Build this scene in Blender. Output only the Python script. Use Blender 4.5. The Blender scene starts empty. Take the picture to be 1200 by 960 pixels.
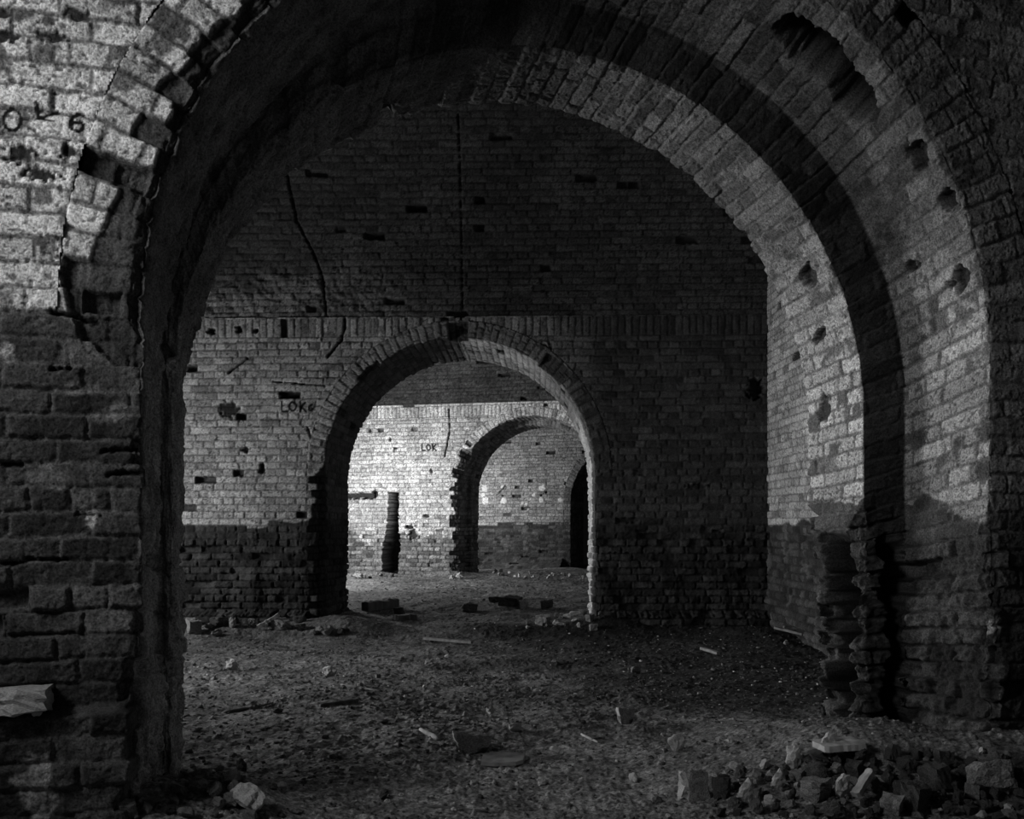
import bpy, bmesh, math, random
import numpy as np
from mathutils import Vector, Euler

random.seed(7)
rng = np.random.default_rng(11)
scn = bpy.context.scene
COL = scn.collection
E = 1.10            # eye height
F = 1100.0          # focal length in px of a 1200 px wide frame
HZ = 610.0          # image row of the horizon

# ------------------------------------------------------------------ noise
def _h(ix, iy, iz, s):
    with np.errstate(over='ignore'):
        n = (ix.astype(np.int64)*374761393 + iy.astype(np.int64)*668265263 + iz.astype(np.int64)*2147483647 + int(s)*1274126177)
        n = n.astype(np.uint32)
        n = (n ^ (n >> np.uint32(13))) * np.uint32(1274126177)
        n = (n ^ (n >> np.uint32(16))) * np.uint32(2246822519)
        n = n ^ (n >> np.uint32(15))
    return n.astype(np.float64) / 4294967295.0

def hsh(a, b=0, s=0):
    a = np.asarray(a); b = np.asarray(b)
    a, b = np.broadcast_arrays(a, b)
    return _h(a, b, np.zeros_like(a), s)

def vn2(x, y, s=0):
    x, y = np.broadcast_arrays(np.asarray(x, float), np.asarray(y, float))
    ix = np.floor(x); iy = np.floor(y)
    fx = x-ix; fy = y-iy
    fx = fx*fx*(3-2*fx); fy = fy*fy*(3-2*fy)
    ix = ix.astype(np.int64); iy = iy.astype(np.int64); z = np.zeros_like(ix)
    a = _h(ix, iy, z, s); b = _h(ix+1, iy, z, s); c = _h(ix, iy+1, z, s); d = _h(ix+1, iy+1, z, s)
    return (a*(1-fx)+b*fx)*(1-fy) + (c*(1-fx)+d*fx)*fy

def fbm(x, y, s=0, o=4):
    r = 0; a = .5; t = 0
    for k in range(o):
        r = r + a*vn2(x*2**k+17.3*k, y*2**k-9.1*k, s+k*31); t += a; a *= .55
    return r/t

def sst(a, b, x):
    t = np.clip((x-a)/(b-a), 0, 1)
    return t*t*(3-2*t)

def mix(a, b, t): return a*(1-t)+b*t

# ------------------------------------------------------------------ object helpers
def setp(o, label=None, cat=None, group=None, kind=None):
    if label: o['label'] = label
    if cat: o['category'] = cat
    if group: o['group'] = group
    if kind: o['kind'] = kind
    return o

def link(name, me, mat=None, parent=None):
    o = bpy.data.objects.new(name, me); COL.objects.link(o)
    if mat and me is not None: me.materials.append(mat)
    if parent is not None: o.parent = parent
    return o

def np_mesh(name, co, quads, col, smooth=True):
    me = bpy.data.meshes.new(name)
    co = np.ascontiguousarray(co, dtype=np.float32).reshape(-1, 3)
    quads = np.ascontiguousarray(quads, dtype=np.int32)
    used = np.zeros(len(co), bool); used[quads.ravel()] = True
    remap = np.cumsum(used)-1
    co = co[used]; quads = remap[quads].astype(np.int32)
    nq, k = quads.shape
    me.vertices.add(len(co)); me.vertices.foreach_set('co', co.ravel())
    me.loops.add(nq*k); me.loops.foreach_set('vertex_index', quads.ravel())
    me.polygons.add(nq)
    me.polygons.foreach_set('loop_start', np.arange(0, nq*k, k, dtype=np.int32))
    me.polygons.foreach_set('use_smooth', np.full(nq, smooth))
    if col is not None:
        c = np.clip(np.asarray(col, float).ravel()[used], 0.004, .9)
        a = me.color_attributes.new('albedo', 'FLOAT_COLOR', 'POINT')
        rgba = np.ones((len(c), 4), np.float32); rgba[:, :3] = c[:, None]
        a.data.foreach_set('color', rgba.ravel())
    me.update(calc_edges=True); me.validate()
    return me

def grid_quads(ni, nj, keep=None, flip=False):
    idx = np.arange(ni*nj).reshape(ni, nj)
    a = idx[:-1, :-1]; b = idx[1:, :-1]; c = idx[1:, 1:]; d = idx[:-1, 1:]
    q = np.stack([a, d, c, b] if flip else [a, b, c, d], -1)
    if keep is not None: q = q[keep]
    return q.reshape(-1, 4)

# ------------------------------------------------------------------ materials
def mat_attr(name, rough=.9, bump=.25, scale=140, spec=.25, var=.35):
    m = bpy.data.materials.new(name); m.use_nodes = True
    nt = m.node_tree; bs = nt.nodes['Principled BSDF']
    at = nt.nodes.new('ShaderNodeAttribute'); at.attribute_name = 'albedo'
    tc = nt.nodes.new('ShaderNodeTexCoord')
    nz = nt.nodes.new('ShaderNodeTexNoise'); nz.inputs['Scale'].default_value = scale
    nz.inputs['Detail'].default_value = 4; nz.inputs['Roughness'].default_value = .65
    nt.links.new(tc.outputs['Object'], nz.inputs['Vector'])
    mr = nt.nodes.new('ShaderNodeMapRange')
    mr.inputs['From Min'].default_value = .3; mr.inputs['From Max'].default_value = .7
    mr.inputs['To Min'].default_value = 1-var; mr.inputs['To Max'].default_value = 1+var
    nt.links.new(nz.outputs['Fac'], mr.inputs['Value'])
    mx = nt.nodes.new('ShaderNodeMix'); mx.data_type = 'RGBA'; mx.blend_type = 'MULTIPLY'
    mx.inputs['Factor'].default_value = 1
    nt.links.new(at.outputs['Color'], mx.inputs['A']); nt.links.new(mr.outputs['Result'], mx.inputs['B'])
    nt.links.new(mx.outputs['Result'], bs.inputs['Base Color'])
    bp = nt.nodes.new('ShaderNodeBump'); bp.inputs['Strength'].default_value = bump; bp.inputs['Distance'].default_value = .006
    nt.links.new(nz.outputs['Fac'], bp.inputs['Height']); nt.links.new(bp.outputs['Normal'], bs.inputs['Normal'])
    bs.inputs['Roughness'].default_value = rough
    bs.inputs['Specular IOR Level'].default_value = spec
    return m

def mat_plain(name, v, scale=30, var=.4, rough=.9, bump=.4, stretch=None):
    m = bpy.data.materials.new(name); m.use_nodes = True
    nt = m.node_tree; bs = nt.nodes['Principled BSDF']
    tc = nt.nodes.new('ShaderNodeTexCoord')
    src = tc.outputs['Object']
    if stretch:
        mp = nt.nodes.new('ShaderNodeMapping'); mp.inputs['Scale'].default_value = stretch
        nt.links.new(src, mp.inputs['Vector']); src = mp.outputs['Vector']
    nz = nt.nodes.new('ShaderNodeTexNoise'); nz.inputs['Scale'].default_value = scale; nz.inputs['Detail'].default_value = 6
    nt.links.new(src, nz.inputs['Vector'])
    cr = nt.nodes.new('ShaderNodeValToRGB')
    cr.color_ramp.elements[0].position = .3; cr.color_ramp.elements[1].position = .7
    a = v*(1-var); b = v*(1+var)
    cr.color_ramp.elements[0].color = (a, a, a, 1); cr.color_ramp.elements[1].color = (b, b, b, 1)
    nt.links.new(nz.outputs['Fac'], cr.inputs['Fac']); nt.links.new(cr.outputs['Color'], bs.inputs['Base Color'])
    bp = nt.nodes.new('ShaderNodeBump'); bp.inputs['Strength'].default_value = bump; bp.inputs['Distance'].default_value = .01
    nt.links.new(nz.outputs['Fac'], bp.inputs['Height']); nt.links.new(bp.outputs['Normal'], bs.inputs['Normal'])
    bs.inputs['Roughness'].default_value = rough; bs.inputs['Specular IOR Level'].default_value = .25
    return m

M_BRICK = mat_attr('whitewashed_brick', .92, .7, 130, .25, .75)
M_FARBRICK = mat_attr('far_brick', .92, .5, 45, .25, .6)
M_SOIL = mat_attr('dry_soil', .97, .9, 90, .15, .8)
M_STONE_L = mat_plain('pale_stone', .42, 25)
M_STONE_M = mat_plain('grey_stone', .22, 22, .6, .95, .8)
M_STONE_D = mat_plain('dark_stone', .07, 22, .6, .95, .8)
M_WOOD_L = mat_plain('weathered_pale_wood', .4, 18, .4, .85, .4, (1, 1, .08))
M_WOOD_D = mat_plain('weathered_dark_wood', .1, 18, .4, .85, .4, (1, 1, .08))
M_WOOD_M = mat_plain('weathered_grey_wood', .17, 18, .4, .85, .4, (1, 1, .08))
M_TILE = mat_plain('fired_tile', .3, 20)
M_METAL = mat_plain('rusted_metal', .12, 40, .5, .6)

# ------------------------------------------------------------------ wall frames
class Frame:
    def __init__(s, y0, deg):
        s.y0 = y0; th = math.radians(deg); s.c = math.cos(th); s.s = math.sin(th)
    def world(s, u, d, z):
        return np.stack([u*s.c - d*s.s, s.y0 + u*s.s + d*s.c, z+np.zeros_like(u)], -1)
    @property
    def n(s): return np.array([-s.s, s.c, 0.])     # into depth
    @property
    def a(s): return np.array([s.c, s.s, 0.])
    def unproj(s, px, py, d=0.):
        """wall coordinates (u, z) of the point of the wall seen in the photograph at px, py"""
        k = (px-600)/F
        # (u*c - d*s) = k*(y0 + u*s + d*c)
        u = (k*(s.y0+d*s.c)+d*s.s)/(s.c-k*s.s)
        Y = s.y0+u*s.s+d*s.c
        return u, E+(HZ-py)/F*Y

def polydist(U, Z, pts):
    """distance of each grid point to a polyline (only near it)"""
    pts = np.asarray(pts, float)
    best = np.full(U.shape, 9.)
    lo = pts.min(0)-.3; hi = pts.max(0)+.3
    m = (U > lo[0]) & (U < hi[0]) & (Z > lo[1]) & (Z < hi[1])
    if not m.any(): return best
    u = U[m]; z = Z[m]; b = np.full(u.shape, 9.)
    for p, q in zip(pts[:-1], pts[1:]):
        d = q-p; L2 = max(1e-12, (d*d).sum())
        t = np.clip(((u-p[0])*d[0]+(z-p[1])*d[1])/L2, 0, 1)
        b = np.minimum(b, np.hypot(u-p[0]-t*d[0], z-p[1]-t*d[1]))
    best[m] = b
    return best

# ------------------------------------------------------------------ brickwork pattern
def bricks(U, V, seed, L=.225, H=.075, j=.011, wob=1.):
    w1 = vn2(U*28, V*28, seed+1)-.5; w2 = vn2(U*28, V*28, seed+2)-.5
    lw = vn2(U*.9, V*1.5, seed+3)-.5 + (vn2(U*4.5, V*6, seed+6)-.5)*.7*wob
    U2 = U + w1*.009*wob; V2 = V + w2*.009*wob + lw*.013
    row = np.floor(V2/H); fv = V2/H-row
    r = hsh(row.astype(np.int64), 0, seed+4)
    par = np.mod(row, 2)
    Lr = np.where(par < .5, L, np.where(r < .6, L*.5, L))
    off = np.where(par < .5, 0., L*.25) + (r-.5)*.06
    colm = np.floor((U2+off)/Lr); fu = (U2+off)/Lr-colm
    e = np.minimum(np.minimum(fu, 1-fu)*Lr, np.minimum(fv, 1-fv)*H)-j/2
    ri = row.astype(np.int64); ci = colm.astype(np.int64)
    R = [hsh(ri, ci, seed+10+k) for k in range(5)]
    return e, fu, fv, R, ri, ci

def soldier(U, V, v0, seed, W=.075, Hh=.21, j=.012):
    """a course of bricks on end; V measured from v0"""
    U2 = U+(vn2(U*25, V*25, seed+1)-.5)*.008
    ci = np.floor(U2/W); fu = U2/W-ci; fv = np.clip((V-v0)/Hh, 0, 1)
    e = np.minimum(np.minimum(fu, 1-fu)*W, np.minimum(fv, 1-fv)*Hh)-j/2
    ci = ci.astype(np.int64)
    R = [hsh(ci, 77, seed+10+k) for k in range(5)]
    return e, fu, fv, R

def masonry(U, V, e, fu, fv, R, W, ero, seed, sty):
    """height and albedo. W: whitewash cover 0..1, ero: erosion 0..1"""
    n1 = fbm(U*9, V*9, seed+50, 4); n2 = fbm(U*55, V*55, seed+60, 3); n3 = fbm(U*2.2, V*2.2, seed+70, 3)
    pit = sst(.61, .68, vn2(U*95, V*95, seed+80)*.5+n2*.5)
    jd = sty.get('jd', .009)*(1+1.2*ero)
    prof = sst(-.003, .006, e + (n2-.5)*.006)
    smear = sst(.54, .68, fbm(U*3.5, V*5, seed+77, 4))*sty.get('smear', .55)*(1-W)
    prof = mix(prof, .75+.25*n2, smear)
    h = -jd*(1-prof)*(1-.55*W)
    h = h + ((R[0]-.5)*.007 + (fu-.5)*(R[1]-.5)*.006 + (fv-.5)*(R[2]-.5)*.008)*prof*(1+ero*2.5)
    h = h + (n2-.5)*sty.get('fine', .006)*(1-.4*W)*(1+1.2*ero) + (n1-.5)*.012*(1+1.8*ero) - pit*.004
    # lost bricks and broken faces
    miss = (R[3] < sty.get('miss', .01) + ero*sty.get('miss_ero', .12)).astype(float)
    brok = sst(.55, .7, n1*.5+n3*.3+R[4]*.3)*(.3+ero)*.012
    h = h - brok - miss*prof*(.02+.05*R[0])
    h = h + ero*(fbm(U*4, V*2.2, seed+90, 4)-.55)*sty.get('ero_amp', .10)
    white = sty.get('white', .52)*(.62+.55*n3)*(.72+.5*R[1])*(.45+1.1*n2)
    wj = white*sty.get('wj', .62)
    wcol = mix(wj, white, prof) * (1-.75*pit)
    flake = sst(.60, .68, fbm(U*13, V*13, seed+95, 4)*.7+R[2]*.3)    # flaked-off whitewash
    W2 = W*(1-.85*flake*sty.get('flake', 1.))*(1-miss)
    bare = sty.get('bare', .095)*(.4+1.2*R[1])*(.4+1.2*n1)*(.5+1.*n2)
    bj = sty.get('bare_joint', .16)*(.5+1.*n3)*(.6+.8*n2)
    bj = bj*(1-.75*np.clip(ero-.12, 0, 1))
    bcol = mix(bj, bare, prof)
    lime = sst(.62, .75, fbm(U*6, V*6, seed+99, 3))*.6
    bcol = mix(bcol, sty.get('lime', .22)*(.6+.8*n2), lime*(1-W)*.6)
    return h, mix(bcol, wcol, W2), miss

# ------------------------------------------------------------------ a cross wall with an arched passage
def cross_wall(name, label, fr, stations, u0, u1, ztop, res, ring, sty, white_fn, ero_fn, extra=None, soldier_z=None,
               seed=0, chip_fn=None, mat=None, sheet_extra=None, zbot=-.45, uleft=None):
    """stations: list of (depth, cu, r, spring); two stations at the same depth make a step"""
    mat = mat or M_BRICK
    d0, cu0, r0, sp0 = stations[0]
    zb = zbot
    # ---------- columns of the sheet
    cols = []   # (sec, d, cu, r, sp, q, Ucoord)
    cuts = []   # column index of convex corners, with the two sections
    q = np.linspace(ring, 0, max(6, int(ring/res)+1))
    for x in q: cols.append((0, d0, cu0, r0, sp0, x, ring-x))
    U = ring; sec = 0
    for A, B in zip(stations[:-1], stations[1:]):
        sec += 1
        step = abs(A[0]-B[0]) < 1e-6
        wid = max(abs(A[0]-B[0]), abs(A[2]-B[2]), .06)
        n = max(5, int(wid/res)+1)
        cuts.append((len(cols)-1, sec-1, sec, not step))
        for t in np.linspace(0, 1, n)[1:]:
            cols.append((sec,)+tuple(mix(np.array(A), np.array(B), t))+(0., U+t*wid))
        U += wid
    sec += 1
    cuts.append((len(cols)-1, sec-1, sec, True))
    dB, cB, rB, sB = stations[-1]
    for x in np.linspace(0, ring, 8)[1:]:
        cols.append((sec, dB, cB, rB, sB, x, U+x))
    nsec = sec
    secs = np.array([c[0] for c in cols])
    arr = np.array([c[1:] for c in cols])
    D, CU, R_, SP, Q, UU = arr.T
    # ---------- rows: left jamb, arc, right jamb (canonical lengths from the front profile)
    Lj = sp0-zb; La = math.pi*r0; T = 2*Lj+La
    ni = int(T/res)+1
    t = np.linspace(0, T, ni)
    kj = np.clip(t/Lj, 0, 1); ka = np.clip((t-Lj)/La, 0, 1)*math.pi; kr = np.clip((T-t)/Lj, 0, 1)
    onl = t < Lj; onr = t > Lj+La
    rr = R_+Q
    Uc = CU[None, :] - rr[None, :]*np.cos(ka)[:, None]
    Zc = SP[None, :] + rr[None, :]*np.sin(ka)[:, None]
    zl = zb+kj[:, None]*(SP[None, :]-zb); zr = zb+kr[:, None]*(SP[None, :]-zb)
    Zc = np.where(onl[:, None], zl, np.where(onr[:, None], zr, Zc))
    # normals in (u, d, z)
    ra = np.stack([np.cos(ka), 0*ka, -np.sin(ka)], -1)           # inward radial
    def secN(k):
        if k == 0: return np.tile(np.array([0, -1., 0]), (ni, 1))
        if k == nsec: return np.tile(np.array([0, 1., 0]), (ni, 1))
        A, B = stations[k-1], stations[k]
        if abs(A[0]-B[0]) < 1e-6: return np.tile(np.array([0, -1., 0]), (ni, 1))
        return ra
    NS = [secN(k) for k in range(nsec+1)]
    N = np.stack([NS[k] for k in secs], 1)                        # ni,nj,3
    for (jc, a, b, convex) in cuts:
        m = NS[a]+NS[b]; N[:, jc] = m/np.linalg.norm(m, axis=1)[:, None]
    # pattern coordinates
    Tm = np.minimum(t, T-t)
    V = np.broadcast_to(Tm[:, None]+zb, Uc.shape)
    side = np.where(t < T/2, 0., 40.)[:, None]
    Up = np.broadcast_to(UU[None, :]+side, Uc.shape)
    e, fu, fv, R, ri, ci = bricks(Up, V+0*Up, seed+200, L=.24)
    # below the springing the face part of the sheet follows the wall's own courses
    face = (secs == 0)[None, :] & (onl | onr)[:, None]
    e2, fu2, fv2, R2, _, _ = bricks(Uc, Zc, seed)
    e = np.where(face, e2, e); fu = np.where(face, fu2, fu); fv = np.where(face, fv2, fv)
    R = [np.where(face, b, a) for a, b in zip(R, R2)]
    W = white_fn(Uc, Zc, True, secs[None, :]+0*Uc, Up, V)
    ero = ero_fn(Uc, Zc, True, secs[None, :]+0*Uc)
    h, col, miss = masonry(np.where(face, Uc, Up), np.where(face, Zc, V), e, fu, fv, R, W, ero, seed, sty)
    # joint round the back of the ring
    isr = (secs == 0)[None, :]*(~(onl | onr))[:, None]
    edge = sst(.03, .008, Q)[None, :]*0
    g = sst(ring-.03, ring-.012, Q)[None, :]*isr
    h = h - g*.03; col = mix(col, .03, g*.7)
    disp = N*h[..., None]
    # chipped arrises
    chipmask = np.zeros(Uc.shape)
    for ic, (jc, a, b, convex) in enumerate(cuts):
        if not convex: continue
        row = np.floor((Tm+zb)/.075).astype(np.int64)
        rnd = hsh(row, (t > T/2).astype(np.int64), seed+300+ic)
        zc = Zc[:, jc]
        c = chip_fn(ic, t < T/2, zc, ka, rnd, row) if chip_fn else .012+.03*np.clip(rnd-.6, 0, 1)
        c = c + (vn2(t*40, 0*t, seed+5)-.5)*.012
        c = np.clip(c, 0.003, .4)
        s = UU-UU[jc]
        dist = np.abs(s)[None, :] + (fbm(Up*18, V*18, seed+310+ic, 3)-.5)*.05*np.clip(c/.08, 0, 1)[:, None]
        near = ((secs == a) | (secs == b))[None, :]
        amt = np.where(near, np.clip(c[:, None]-np.abs(dist), 0, None), 0)
        disp = disp - (amt/2)[..., None]*(NS[a]+NS[b])[:, None, :]
        chipmask = np.maximum(chipmask, sst(.004, .02, amt))
    rough = fbm(Up*22, V*22, seed+320, 3)
    col = mix(col, sty.get('bare', .095)*(.5+.8*rough)*(.25+.75*sst(-.003, .006, e)), chipmask*.9)
    if sheet_extra:
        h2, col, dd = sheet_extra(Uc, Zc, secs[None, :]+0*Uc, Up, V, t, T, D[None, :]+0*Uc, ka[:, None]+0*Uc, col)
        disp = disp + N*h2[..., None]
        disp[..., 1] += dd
    P = fr.world(Uc+disp[..., 0], D[None, :]+disp[..., 1], Zc+disp[..., 2])
    ni, nj = Uc.shape
    # ---------- face grid
    ug = np.arange(u0, u1+res, res); zg = np.arange(zb, ztop+res, res)
    if uleft is not None: ug = np.concatenate([np.arange(uleft, u0-.03, .06), ug])
    Ug, Zg = np.meshgrid(ug, zg, indexing='ij')
    dz = np.clip(Zg-sp0, 0, None)
    Qg = np.where(Zg > sp0, np.hypot(Ug-cu0, dz), np.abs(Ug-cu0))-r0
    e, fu, fv, R, _, _ = bricks(Ug, Zg, seed)
    if soldier_z is not None:
        es, fus, fvs, Rs = soldier(Ug, Zg, soldier_z, seed+33)
        m = (Zg > soldier_z) & (Zg < soldier_z+.21)
        e = np.where(m, es, e); fu = np.where(m, fus, fu); fv = np.where(m, fvs, fv)
        R = [np.where(m, b, a) for a, b in zip(R, Rs)]
    W = white_fn(Ug, Zg, False, 0*Ug, Ug, Zg); ero = ero_fn(Ug, Zg, False, 0*Ug)
    h, col2, miss = masonry(Ug, Zg, e, fu, fv, R, W, ero, seed, sty)
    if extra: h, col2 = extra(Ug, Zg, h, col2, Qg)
    Pg = fr.world(Ug, -h, Zg)
    ins = Qg < ring-.022
    keep = ~(ins[:-1, :-1] & ins[1:, :-1] & ins[1:, 1:] & ins[:-1, 1:])
    me = np_mesh(name, Pg, grid_quads(len(ug), len(zg), keep), col2)
    wall = link(name, me, mat); setp(wall, label, 'wall', kind='structure')
    j1 = int(np.argmax(secs == 1))
    me = np_mesh('arch_ring', P[:, :j1], grid_quads(ni, j1), col[:, :j1])
    setp(link('arch_ring', me, mat, wall), kind='structure')
    me = np_mesh('arch_reveal', P[:, j1-1:], grid_quads(ni, nj-j1+1), col[:, j1-1:])
    setp(link('arch_reveal', me, mat, wall), kind='structure')
    # ---------- back of the wall
    rb = max(.05, res*2)
    ug = np.arange(uleft if uleft is not None else u0, u1+rb, rb); zg = np.arange(zb, ztop+rb, rb)
    Ug, Zg = np.meshgrid(ug, zg, indexing='ij')
    Qg = np.where(Zg > sB, np.hypot(Ug-cB, np.clip(Zg-sB, 0, None)), np.abs(Ug-cB))-rB
    ins = Qg < ring-.05
    keep = ~(ins[:-1, :-1] & ins[1:, :-1] & ins[1:, 1:] & ins[:-1, 1:])
    colb = np.where(Zg > E, .4, .1)
    me = np_mesh('back_face', fr.world(Ug, dB+0*Ug, Zg), grid_quads(len(ug), len(zg), keep, True), colb)
    setp(link('back_face', me, mat, wall), kind='structure')
    return wall

# ================================================================== WALL 1 (the near wall with the stepped arch)
W1 = Frame(3.2, 15)
ST1 = [(0, .388, 1.565, E+.62), (.50, .388, 1.565, E+.52), (.50, .305, 1.432, E+.455), (.95, .305, 1.432, E+.42)]

def white1(U, Z, sheet, sec, Up, V):
    UX = np.where(sec >= 1, U+Up, U) if sheet else U
    n = fbm(UX*3.2, Z*3.2, 401, 4)-.5 + (hsh(np.floor(Z/.075).astype(np.int64), np.floor(UX/.22).astype(np.int64), 402)-.5)*.35
    lim = E+.60 + n*.5                       # on the left face the wash ends high
    lim = np.where(U > .4, E+.10+n*.35, lim)
    w = sst(-.02, .02, Z-lim)
    if sheet:
        right = Up > 30
        wr = sst(-.008, .008, Z-(E+.07+n*.24))
        w = np.where(sec >= 1, np.where(right, wr, .15*sst(-.1, .3, Z-(E+.3))), w)
        w = np.where(sec == 1, w*.72, w)
        w = np.where(sec == 2, .03, w)
        # light fading towards the crown is put into thinner soffit whitewash
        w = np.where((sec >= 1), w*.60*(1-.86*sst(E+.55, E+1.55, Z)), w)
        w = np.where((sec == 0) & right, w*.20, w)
    else:
        w = np.where(U > .4, w*.20, w)
    return w

def ero1(U, Z, sheet, sec):
    e = sst(E+.12, E-.35, Z)
    e = np.where(U < .4, e*.55, e*1.0)
    if sheet: e = np.where((sec > 0) & (U > .4), np.clip(e*1.35, 0, 1.3), e)
    return np.maximum(e, .12)

def chip1(ic, left, z, ka, rnd, row):
    c = .010+.035*np.clip(rnd-.55, 0, 1)
    if ic == 0:
        # left front arris is broken out between the springing and the haunch
        zone = left*sst(E+.50, E+.66, z)*sst(1.25, .95, ka)
        c = np.maximum(c, zone*(.03+.03*rnd))
        low = left*sst(E+.66, E+.5, z)
        c = np.maximum(c, low*(.01+.06*np.clip(rnd-.5, 0, 1)))
    rl = (~left)*sst(E+.12, E-.05, z)
    c = np.maximum(c, rl*((.02+.07*rnd) if ic == 0 else (.05+.09*rnd)))
    ll = left*sst(E-.2, E-.5, z)
    c = np.maximum(c, ll*(.02+.06*rnd))
    return c

def px_poly(fr, pts): return [fr.unproj(*p) for p in pts]
def patches1(U, Z, h, col):
    n = vn2(U*90, Z*90, 5)-.5
    # deep open joints in the bare courses
    for p in [[(60, 365), (85, 370), (112, 377)], [(118, 529), (165, 527)], [(126, 556), (150, 554), (177, 556)], [(60, 433), (82, 432)], [(90, 603), (116, 605)],
              [(0, 544), (26, 545)], [(30, 656), (76, 656)], [(0, 662), (25, 660)]]:
        d = polydist(U, Z, px_poly(W1, p))
        m = sst(.008, .003, d+n*.009); h = h-m*.018; col = mix(col, .02, m)
    # pale lime patches
    for (x, y, rx, ry) in [(45, 925, 16, 36), (55, 900, 8, 20), (8, 412, 10, 12), (100, 590, 16, 18), (60, 560, 20, 12), (105, 605, 8, 14), (130, 480, 20, 12), (1098, 628, 8, 22), (1100, 660, 7, 14), (1110, 600, 10, 8), (1160, 735, 16, 10), (85, 455, 25, 8)]:
        u, z = W1.unproj(x, y)
        k = .0026*(1 if x < 600 else 1.25)
        m = sst(1.3, .6, np.hypot((U-u)/(rx*k), (Z-z)/(ry*k))+(fbm(U*22, Z*22, 8, 3)-.5)*2.2)
        b = .45 if x not in (60, 100, 130, 85) else .19
        col = mix(col, b*(.6+.8*vn2(U*60, Z*60, 9)), m*.9)
    return h, col
def sheet_extra1(U, Z, sec, Up, V, t, T, D, ka, col):
    h = np.zeros(U.shape)
    n = fbm((U+Up*.3)*9, Z*9, 77, 3)-.5
    q = .27-Up                                    # distance from the front arris
    row = np.floor(V/.075).astype(np.int64)
    rnd = hsh(row, 5, 71); rnd2 = hsh(row, 9, 72)
    lim = np.interp(Z-E, [.40, .55, .75, 1.05, 1.3, 1.6, 2.2], [.0, .15, .20, .14, .12, .07, .0])*(.75+.5*rnd)
    lim = np.where(rnd2 < .12, lim*.4, lim)
    m = (sec == 0)*(Up < 30)*(Up >= 0)*sst(.006, -.006, q-lim+n*.05)*(lim > .02)
    deep = .006+.014*rnd+.008*np.floor(vn2(q*14, row*1., 73)*3)/2
    dd0 = m*deep + (sec == 1)*(Up < 30)*(lim > .02)*np.clip(.018+.012*rnd-D, 0, None)*sst(.02, .06, lim)
    col = mix(col, .075*(.45+1.1*fbm(Up*20, V*20, 74, 4))*(.7+.6*rnd2), m)
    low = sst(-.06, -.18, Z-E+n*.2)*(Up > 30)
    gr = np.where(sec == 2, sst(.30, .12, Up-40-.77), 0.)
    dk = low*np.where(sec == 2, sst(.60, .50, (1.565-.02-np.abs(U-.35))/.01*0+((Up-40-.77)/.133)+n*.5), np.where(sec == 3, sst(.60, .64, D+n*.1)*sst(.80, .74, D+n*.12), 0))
    h = h-dk*.13; col = mix(col, .012, dk*.9)  # shade in the hollows put into the colour
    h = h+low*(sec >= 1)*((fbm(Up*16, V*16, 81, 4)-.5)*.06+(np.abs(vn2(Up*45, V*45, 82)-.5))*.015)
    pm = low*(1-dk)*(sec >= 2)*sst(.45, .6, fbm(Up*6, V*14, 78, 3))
    col = mix(col, .17*(.5+1.*fbm(Up*30, V*30, 79, 3)), pm*.7)  # lit columns between the hollows put in as a paler mortar tone
    _, zl = W1.unproj(40, 836)
    st = sst(zl+.015, zl-.01, Z+(fbm(U*6, Z*0+3, 12, 3)-.5)*.06)*(sec == 0)*(Up < 30)
    h = h+st*.07*sst(.0, .04, q)
    hp, cp = patches1(U, Z, np.zeros(U.shape), col)
    f0 = (sec == 0)*1.; h = h+hp*f0; col = mix(col, cp, f0)
    n2 = fbm(Up*26, V*26, 87, 4)-.5
    # hole where bricks fell out of the right haunch
    a = math.radians(180-51)
    s = (ka-a)*1.5; dd = D-.20
    m = sst(1.12, .80, np.hypot(s/.26, dd/.085)+n*.7+n2*.4)*(sec == 1)*(Up > 30)
    h -= m*.16; col = mix(col, .008, m)
    for (ang, d, sa, sd, dep) in [(33, .10, .05, .05, .05), (25, .06, .045, .05, .05), (14, .12, .04, .05, .04), (20, .36, .03, .05, .04)]:
        m = sst(1.2, .7, np.hypot((ka-math.radians(180-ang))*1.5/sa, (D-d)/sd)+n2*1.6)*(sec == 1)*(Up > 30)
        h -= m*dep; col = mix(col, .04, m)
    for (ang, d, sa, sd, dep) in [(28, .68, .05, .05, .04), (17, .75, .03, .05, .04), (4, .8, .06, .05, .02)]:
        m = sst(1.2, .7, np.hypot((ka-math.radians(180-ang))*1.43/sa, (D-d)/sd)+n2*1.6)*(sec == 3)*(Up > 30)
        h -= m*dep; col = mix(col, .05, m)
    # mortar-crusted left reveal
    ml = (sec >= 1)*(Up < 30)*sst(.0, .12, Up-.27)*sst(1.5, .85, ka+(fbm(Up*5, V*5, 66, 3)-.5)*.5)
    h += ml*(fbm(V*3+Up*5, Up*14, 91, 4)-.5)*.05
    col = mix(col, mix(.42, .20, sst(E+.3, E+.9, Z))*(.2+1.5*fbm(Up*25, V*12, 93, 4)), ml*.85)
    h += ml*(fbm(Up*40, V*14, 94, 3)-.5)*.03
    pale = (sec == 2)*(Up < 30)*sst(.45, .62, fbm(V*5, Up*9, 97, 3))*sst(E-.02, E+.1, Z)*sst(E+.9, E+.55, Z)
    col = mix(col, .62, pale*.8)
    col = np.where((sec == 2) & (Up > 30), col*.45, col)               # shade on the right step put into its brick colour
    col = np.where((Up > 30), col*mix(1., .6, sst(E+.05, E-.15, Z)), col)   # shade low on the right pier put into the bare brick
    return h, col, dd0


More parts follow.
